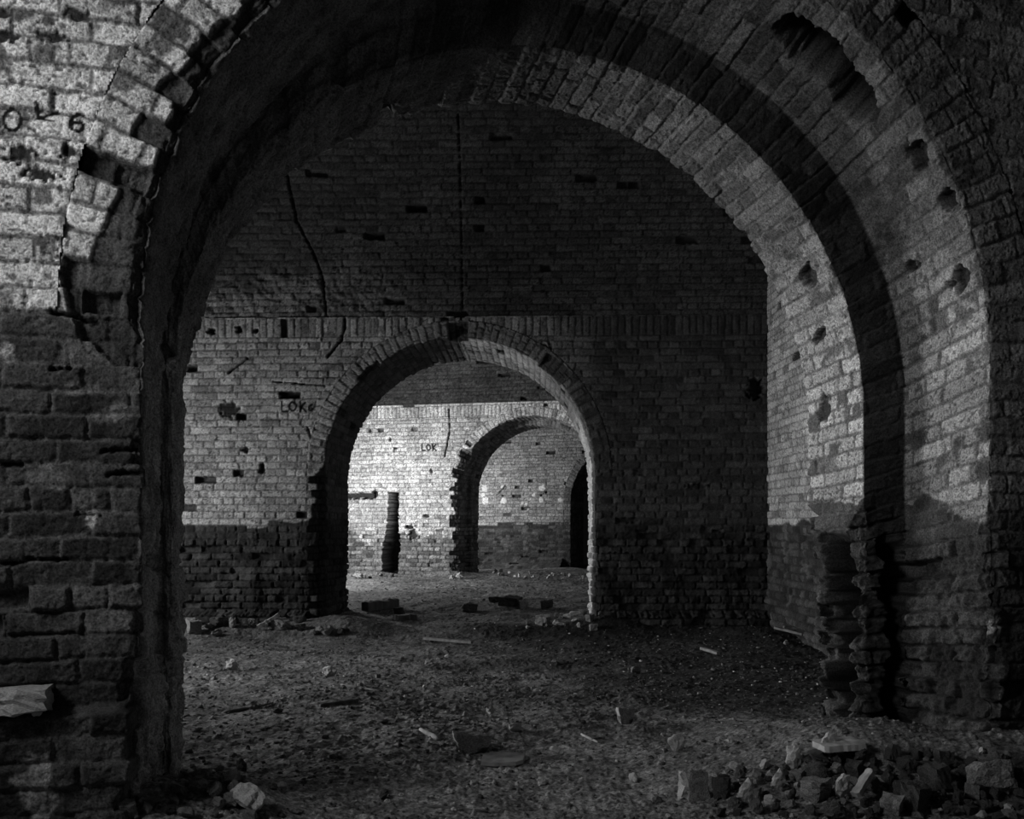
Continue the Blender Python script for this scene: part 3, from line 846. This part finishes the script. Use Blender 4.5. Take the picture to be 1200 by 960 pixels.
def plank(name, p0, p1, wid, th, mat, label, cat, seed=0, z0=None, z1=None, roll=0.):
    """a split, uneven board from p0 to p1 (world points)"""
    a = Vector(p0); b = Vector(p1); d = b-a; L = d.length; t = d.normalized()
    s = t.cross(Vector((0, 0, 1))).normalized(); n = s.cross(t).normalized()
    if roll: s, n = s*math.cos(roll)+n*math.sin(roll), n*math.cos(roll)-s*math.sin(roll)
    r = random.Random(seed); bm = bmesh.new(); rings = []
    N = 12; va = .12 if 'slab' not in name else .04
    for i in range(N+1):
        f = i/N; c = t*(L*f); w0 = wid/2*(1+r.uniform(-va, va)); w1 = wid/2*(1+r.uniform(-va, va))
        if i in (0, N): w0 *= r.uniform(.6, .95); w1 *= r.uniform(.6, .95)
        h0 = th*(1+r.uniform(-va, va))
        rings.append([bm.verts.new(c+s*x+n*y) for x, y in ((-w0, 0), (w1, 0), (w1*.96, h0), (w1*.3, h0*1.08), (-w0*.3, h0), (-w0*.96, h0))])
    for A, B in zip(rings[:-1], rings[1:]):
        for k in range(6): bm.faces.new((A[k], A[(k+1) % 6], B[(k+1) % 6], B[k]))
    bm.faces.new(rings[0][::-1]); bm.faces.new(rings[-1])
    bmesh.ops.recalc_face_normals(bm, faces=bm.faces[:])
    me = bpy.data.meshes.new(name); bm.to_mesh(me); bm.free(); me.materials.append(mat)
    o = bpy.data.objects.new(name, me); COL.objects.link(o); o.location = a
    setp(o, label, cat); return o

def pale_end(o):
    """one broken end of the brick shows its pale core"""
    me = o.data.copy(); me.materials.append(M_STONE_L); o.data = me
    lo = min(v.co.x for v in me.vertices)
    for f in me.polygons:
        if f.center.x < lo+.14: f.material_index = 1
    o.rotation_euler.z = .2
SEEN = []
def free(x, y, w):
    if any(abs(x-a)/(w+c)*2 < .9 and abs(y-b)/(w+c)*2 < .55 for a, b, c in SEEN): return False
    SEEN.append((x, y, w)); return True

# ---- single pieces on the first chamber's floor
stick_px('wooden_stick', (493, 857), (515, 868), 5, M_WOOD_L, 'short bright splintered stick lying in the middle of the floor', 'stick', seed=1)
pale_end(lump_px('brick', BM_, 549, 881, 40, 15, 'half brick with a pale broken end beside the bright stick', 'brick', rz=.15, dep=.11))
g = ground(590, 895)
def slab():
    bm = bmesh.new(); W = px_size(g, 54); D = .16; th = .016; n = 8; r = random.Random(4); top = []; bot = []
    prof = [(-.5, -.35), (-.2, -.5), (.25, -.48), (.42, -.3), (.5, .3), (.3, .45), (-.1, .5), (-.45, .38)]
    for (x, y) in prof:
        top.append(bm.verts.new((x*W*.97, y*D*.97, th*(1+r.uniform(-.1, .1))))); bot.append(bm.verts.new((x*W, y*D, 0)))
    bm.faces.new(top); bm.faces.new(bot[::-1])
    for k in range(8): bm.faces.new((bot[k], bot[(k+1) % 8], top[(k+1) % 8], top[k]))
    me = bpy.data.meshes.new('tile'); bm.to_mesh(me); bm.free(); me.materials.append(M_TILE)
    o = bpy.data.objects.new('tile_fragment', me); COL.objects.link(o); o.location = g+Vector((0, 0, .012)); o.rotation_euler = (.03, -.02, .05)
    setp(o, 'thin flat pale tile fragment lying on the floor right of the half brick', 'tile')
slab()
one = [
 (SL, 574, 837, 11, 8, 'small angular stone on the floor behind the half brick', 'stone'),
 (SL, 604, 858, 17, 9, 'low lumpy clod on the floor behind the flat tile fragment', 'stone'),
 (SL, 546, 840, 9, 5, 'little flat stone just left of the small angular stone', 'stone'),
 (BM_, 731, 848, 18, 13, 'pale-ended brick lump on the floor before the dark right wall', 'brick'),
 (SL, 792, 882, 19, 17, 'round pale stone at the edge of the shadow, left of the rubble heap', 'stone'),
 (BM_, 812, 935, 26, 24, 'squared block with one pale end at the bottom left of the rubble heap', 'brick'),
 (SL, 272, 785, 16, 11, 'pale round stone on the floor a little right of the left pier', 'stone'),
 (SL, 386, 793, 15, 10, 'pale knobbly stone on the floor below the left side of the second arch', 'stone'),
 (SM, 422, 806, 9, 6, 'small stone by the long thin stick under the second arch', 'stone'),
 (SL, 290, 950, 40, 28, 'big pale rough boulder at the bottom of the picture by the left pier', 'stone'),
 (SM, 232, 925, 26, 14, 'flat grey rock against the foot of the left pier', 'stone'),
 (SM, 508, 829, 8, 5, 'tiny grey stone left of the little flat stone', 'stone'),
 (SL, 652, 884, 16, 8, 'flat earthy clod right of the flat tile fragment', 'stone'),
 (SL, 742, 916, 13, 9, 'light stone on the bare floor in front of the squared block', 'stone'),
 (SL, 635, 920, 14, 8, 'light stone on the floor below the flat tile fragment', 'stone'),
 (SD, 450, 936, 16, 9, 'dark clod at the bottom middle of the floor', 'stone'),
 (SL, 555, 920, 8, 5, 'small pale chip on the floor near the bottom middle', 'stone'),
 (SM, 363, 880, 9, 5, 'small grey chip on the lit left part of the floor', 'stone'),
 (SL, 330, 925, 10, 8, 'small light stone right of the big pale boulder', 'stone'),
 (SM, 502, 779, 12, 6, 'dim stone far back on the floor before the second arch', 'stone'),
 (SL, 524, 771, 6, 4, 'small pale chip far back on the floor before the second arch', 'stone'),
 (SM, 745, 789, 10, 7, 'dim stone in the shade right of the second arch', 'stone'),
]
for i, (l, x, y, w, h, lab, cat) in enumerate(one):
    o = lump_px('stone' if cat == 'stone' else 'brick', l, x, y, w, h, lab, cat, rz=random.uniform(0, 6), seed=i)
    if cat == 'brick': pale_end(o)
stick_px('wooden_stick', (681, 861), (700, 871), 2.6, M_WOOD_L, 'thin pale twig right of the middle, one end raised', 'stick', seed=2)
stick_px('wooden_stick', (694, 869), (708, 865), 3, M_WOOD_D, 'short stub of twig crossing the thin pale twig', 'stick', seed=3)
stick_px('wooden_stick', (400, 804), (447, 811), 3, M_WOOD_D, 'long thin grey stick on the floor below the second arch', 'stick', seed=4)
stick_px('wooden_stick', (375, 829), (420, 823), 5, M_WOOD_D, 'thick dark branch lying on the lit left floor', 'stick', seed=5)
stick_px('wooden_stick', (262, 836), (297, 831), 4, M_WOOD_D, 'dark stick lying on the floor near the left pier', 'stick', seed=6)
stick_px('wooden_stick', (293, 833), (320, 824), 2, M_WOOD_D, 'slender twig behind the dark stick near the left pier', 'stick', seed=16)
stick_px('wooden_stick', (555, 886), (600, 885), 2, M_WOOD_L, 'hair-thin pale splinter beside the flat tile fragment', 'stick', seed=9)
stick_px('wooden_stick', (500, 947), (572, 953), 3, M_WOOD_D, 'dark stick at the bottom middle edge of the floor', 'stick', seed=10)
a, b = ground(497, 752), ground(553, 758)
plank('wooden_board', a+Vector((0, 0, .02)), b+Vector((0, 0, .03)), .045, .022, M_WOOD_M, 'long narrow grey board on the floor before the second arch', 'board', 3)
a, b = ground(868, 752), ground(958, 772)
for k, (p, q, lab) in enumerate([((915, 735), (962, 749), 'upper thin lath leaning in the dark right corner'), ((908, 743), (960, 757), 'lower thin lath lying in the dark right corner'), ((822, 768), (842, 776), 'short pale lath on the floor before the dark right wall'), ((918, 742), (948, 746), 'short middle lath lying in the dark right corner')]):
    a, b = ground(*p), ground(*q)
    plank('wooden_lath', a+Vector((0, 0, .05)), b+Vector((0, 0, .06)), .04, .02, M_WOOD_M, lab, 'lath', 10+k)
lump_px('stone', SL, 921, 756, 6, 5, 'tiny white stone among the laths in the dark right corner', 'stone', seed=3)

# ---- foot of the second wall, left
a = ground(336, 728); b = a+Vector((.22, .05, .26))
plank('stone_slab', a+Vector((0, 0, .02)), b, .17, .06, M_STONE_M, 'grey slab leaning against the rubble at the left foot of the second arch', 'stone', 31, roll=.5)
a = ground(303, 738); b = a+Vector((.20, .05, .14))
plank('wooden_stick', a+Vector((0, 0, .02)), b, .045, .035, M_WOOD_L, 'stubby stick propped on the rubble at the foot of the second wall', 'stick', 32)
FOOT = 'rubble along the foot of the second wall'
for i in range(90):
    x = random.uniform(215, 415); y = random.uniform(728, 746); w = random.uniform(8, 18)
    if not free(x, y, w): continue
    lump_px('rubble_chunk', random.choice((SM, SD, BD, BM_)), x, y, w, w*random.uniform(.45, .7),
            'dark broken chunk in the rubble strip along the foot of the second wall', 'rubble', rz=random.uniform(0, 6), seed=i, group=FOOT)

# ---- second chamber
a, b = ground(427, 716), ground(464, 712)
plank('timber_block', a+Vector((0, 0, .0)), b+Vector((0, 0, .01)), .16, .10, M_WOOD_D, 'dark squared timber on the lit floor just inside the second arch', 'timber', 41)
a, b = ground(462, 727), ground(487, 726)
plank('timber_block', a+Vector((0, 0, .0)), b, .12, .06, M_WOOD_D, 'short dark timber offcut in front of the squared timber', 'timber', 42)
for i, (l, x, y, w, h, lab, cat) in enumerate([
 (BD, 468, 720, 9, 6, 'small dark brick between the two dark timbers', 'brick'),
 (BD, 550, 717, 15, 7, 'dark brick lying flat in the middle of the second arch', 'brick'),
 (BD, 598, 710, 20, 8, 'long dark brick in the row of bricks left of the arch foot', 'brick'),
 (BM_, 614, 714, 9, 8, 'grey-ended brick at the near end of the row of bricks', 'brick'),
 (SL, 605, 709, 4, 5, 'white pebble between the bricks in the second arch', 'stone'),
 (BD, 641, 713, 11, 7, 'dark brick at the right end of the row of bricks', 'brick'),
 (BD, 580, 706, 12, 5, 'thin dark brick at the left end of the row of bricks', 'brick'),
 (SL, 673, 722, 12, 5, 'pale flat stone on the rubble at the right foot of the second arch', 'stone'),
 (SL, 456, 672, 10, 7, 'pale lump at the foot of the flue slot', 'stone'),
 (SL, 539, 674, 8, 6, 'pale round lump at the left foot of the third arch', 'stone'),
 (SL, 530, 676, 6, 4, 'smaller pale lump left of the round lump at the third arch', 'stone'),
 (SM, 470, 673, 7, 5, 'grey lump right of the flue slot', 'stone'),
 (SM, 420, 678, 10, 5, 'grey lump at the left end of the third wall', 'stone')]):
    lump_px(cat, l, x, y, w, h, lab, cat, rz=random.uniform(-.4, .4), seed=i+60)
for i in range(30):
    x = random.uniform(618, 706); f = (x-618)/88; y = random.uniform(728, 739)-f*random.uniform(0, 18)
    if not free(x, y, 6): continue
    lump_px('rubble_chunk', random.choice((SL, SM, BL, BM_)), x, y, random.uniform(4, 11), random.uniform(3, 7),
            'small broken chunk in the pale rubble at the right foot of the second arch', 'rubble', rz=random.uniform(0, 6), seed=i+90, group='rubble at the right foot of the second arch')
for i in range(26):
    x = random.uniform(412, 545); y = random.uniform(669, 679)
    if not free(x, y, 5): continue
    lump_px('rubble_chunk', random.choice((SL, SM, SD)), x, y, random.uniform(3, 8), random.uniform(2, 4.5),
            'small chunk in the rubble line along the foot of the third wall', 'rubble', rz=random.uniform(0, 6), seed=i+150, group='rubble along the foot of the third wall')
for i in range(22):
    x = random.uniform(575, 688); y = 672+(x-575)*.05+random.uniform(-2, 4)
    lump_px('rubble_chunk', random.choice((SL, SM)), x, y, random.uniform(3, 7), random.uniform(2, 3.5),
            'small chunk in the low line of rubble across the third arch', 'rubble', rz=random.uniform(0, 6), seed=i+190, group='rubble across the third arch')

# ---- rubble heap at the foot of the right pier
HEAP = 'rubble heap at the foot of the right pier'
lump_px('stone', SL, 972, 888, 28, 24, 'bright pointed stone on top of the heap at the right pier', 'stone', seed=1)
a = ground(958, 894); plank('stone_slab', a+Vector((0, 0, .05)), a+Vector((.17, .03, .055)), .12, .022, M_STONE_L, 'thin pale slab under the bright pointed stone', 'stone', 51)
lump_px('stone', SM, 1162, 930, 48, 34, 'large greyish rock at the right edge of the heap', 'stone', seed=2)
lump_px('stone', SL, 877, 942, 22, 24, 'pale wedge-shaped stone at the left edge of the heap', 'stone', seed=4)
lump_px('stone', SL, 930, 900, 20, 26, 'pale upright stone at the back left of the heap', 'stone', seed=5)
lump_px('stone', SL, 987, 936, 22, 24, 'pale sharp stone in the middle of the heap', 'stone', seed=6)
lump_px('stone', SL, 914, 928, 18, 22, 'small pale angular stone left of the heap centre', 'stone', seed=7)
a = ground(1003, 945); plank('wooden_stick', a+Vector((0, 0, .03)), a+Vector((.075, .05, .10)), .03, .02, M_WOOD_L, 'pale splinter slanting up out of the heap', 'stick', 52)
taken = []
k = 0
for i in range(1500):
    if k >= 215: break
    x = random.uniform(845, 1198); f = (x-845)/353
    y = random.uniform(884+24*(1-f)**2, 962) if x < 1085 else random.uniform(892, 962)
    w = random.choice((random.uniform(7, 15), random.uniform(9, 20), random.uniform(16, 30)))
    if any(abs(x-a)/(w+c)*2 < .95 and abs(y-b)/(w+c)*2 < .6 for a, b, c in taken): continue
    taken.append((x, y, w)); k += 1
    l = random.choice((SD, SD, BM_, BD, SD, BD, SM, SD))
    if w < 13 and random.random() < .22: l = SL
    lump_px('rubble_chunk', l, x, y, w, w*random.uniform(.5, .95), 'dark jagged brick or stone chunk in the heap at the foot of the right pier', 'rubble',
            rz=random.uniform(0, 6), seed=i+300, group=HEAP, tilt=random.uniform(-.6, .6))
for i in range(110):
    x = random.uniform(120, 300); y = random.uniform(900, 962)
    w = random.uniform(7, 24)
    if not free(x, y, w): continue
    lump_px('rubble_chunk', random.choice((SM, SM, BM_, SD, SM)), x, y, w, w*random.uniform(.4, .8), 'dark chunk in the scatter of rubble at the foot of the left pier', 'rubble',
            rz=random.uniform(0, 6), seed=i+500, group='rubble at the foot of the left pier', tilt=random.uniform(-.4, .4))

# ---- pale block and pebble on the ledge of the left pier
u, z = W1.unproj(24, 834)
P = W1.world(np.array(u), np.array(-.035), np.array(z))
me = chunk_mesh(140, 'brick'); me.materials.append(M_STONE_L)
o = lump('brick', me, (P[0], P[1], z-.005), (.17, .10, .075), (0, 0, math.radians(15)), 'pale brick set on the ledge low on the left pier', 'brick', sink=0)
u, z = W1.unproj(49, 836)
P = W1.world(np.array(u), np.array(-.06), np.array(z))
lump('stone', SL[2], (P[0], P[1], z-.002), (.036, .03, .026), (0, 0, 1), 'small white pebble on the ledge beside the pale brick', 'stone', sink=0)

# ---- gravel, uncountable
def gravel():
    N = 9000
    Y = np.exp(rng.uniform(math.log(2.9), math.log(17), N)); X = (rng.uniform(-.45, .48, N))*Y
    s = np.exp(rng.normal(math.log(.0042), .5, N))*(1+.06*Y)
    phi = (1+5**.5)/2
    ico = np.array([(-1, phi, 0), (1, phi, 0), (-1, -phi, 0), (1, -phi, 0), (0, -1, phi), (0, 1, phi), (0, -1, -phi), (0, 1, -phi), (phi, 0, -1), (phi, 0, 1), (-phi, 0, -1), (-phi, 0, 1)])/1.9
    tri = np.array([(0, 11, 5), (0, 5, 1), (0, 1, 7), (0, 7, 10), (0, 10, 11), (1, 5, 9), (5, 11, 4), (11, 10, 2), (10, 7, 6), (7, 1, 8), (3, 9, 4), (3, 4, 2), (3, 2, 6), (3, 6, 8), (3, 8, 9), (4, 9, 5), (2, 4, 11), (6, 2, 10), (8, 6, 7), (9, 8, 1)])
    Z = floor_z(X, Y)
    co = ico[None]*rng.uniform(.65, 1.25, (N, 12, 1))*np.stack([rng.uniform(.8, 1.5, N), rng.uniform(.8, 1.3, N), rng.uniform(.5, .9, N)], -1)[:, None]
    th = rng.uniform(0, 6.28, N); c, sn = np.cos(th)[:, None], np.sin(th)[:, None]
    x = co[..., 0]*c-co[..., 1]*sn; y = co[..., 0]*sn+co[..., 1]*c
    co = np.stack([x, y, co[..., 2]], -1)*s[:, None, None]+np.stack([X, Y, Z+s*.25], -1)[:, None]
    q = (tri[None]+12*np.arange(N)[:, None, None]).reshape(-1, 3)
    alb = np.where(rng.random(N) < .10, rng.uniform(.25, .5, N), rng.uniform(.05, .15, N))
    me = np_mesh('gravel', co, q, np.repeat(alb, 12), False)
    o = link('gravel', me, M_SOIL); setp(o, 'fine gravel and brick crumbs scattered over the dirt floor', 'gravel', kind='stuff')
gravel()

# ================================================================== LIGHT: daylight in the window openings and an added beam
def daylight(name, loc, rot, sx, sy, power, spread=180):
    l = bpy.data.lights.new(name, 'AREA'); l.shape = 'RECTANGLE'; l.size = sx; l.size_y = sy; l.energy = power
    l.spread = math.radians(spread)
    o = bpy.data.objects.new(name, l); COL.objects.link(o); o.location = loc; o.rotation_euler = rot
    return o
RX = (math.pi/2, 0, -math.pi/2)      # facing +X, size = along Y, size_y = along Z
daylight('daylight_first_chamber', (LX2-.2, 8.8, E+.08), RX, 0.95, .85, 95)
daylight('added_beam_first_chamber', (LX2-.2, 6.4, E+.10), RX, 1.7, .85, 58, 76)  # narrow beam added to light the end wall and right soffits
daylight('daylight_second_chamber', (LX3-.15, 15.4, E+.20), RX, 1.5, .85, 315)
daylight('daylight_far_chamber', (LX4-.15, 21.7, E+.5), RX, 1.7, 1.1, 100)
daylight('daylight_near_chamber', (-2.85, 1.1, E+1.57), RX, 1.15, 1.1, 78)

w = bpy.data.worlds.new('World'); scn.world = w; w.use_nodes = True
w.node_tree.nodes['Background'].inputs['Color'].default_value = (.5, .5, .5, 1)
w.node_tree.nodes['Background'].inputs['Strength'].default_value = .004

# ================================================================== CAMERA
cam = bpy.data.cameras.new('camera'); co = bpy.data.objects.new('camera', cam); COL.objects.link(co)
co.location = (0, 0, E); co.rotation_euler = (math.pi/2, 0, 0)
cam.sensor_fit = 'HORIZONTAL'; cam.sensor_width = 36; cam.lens = F/1200*36
cam.shift_y = (HZ-480)/1200; cam.clip_start = .05; cam.clip_end = 100
scn.camera = co

vs = scn.view_settings
scn.display_settings.display_device = 'sRGB'
vs.view_transform = 'Standard'; vs.look = 'None'; vs.gamma = 1; vs.use_curve_mapping = False; vs.exposure = 0
cy = scn.cycles
cy.max_bounces = 5; cy.diffuse_bounces = 4; cy.glossy_bounces = 2; cy.caustics_reflective = False; cy.caustics_refractive = False
cy.use_denoising = True
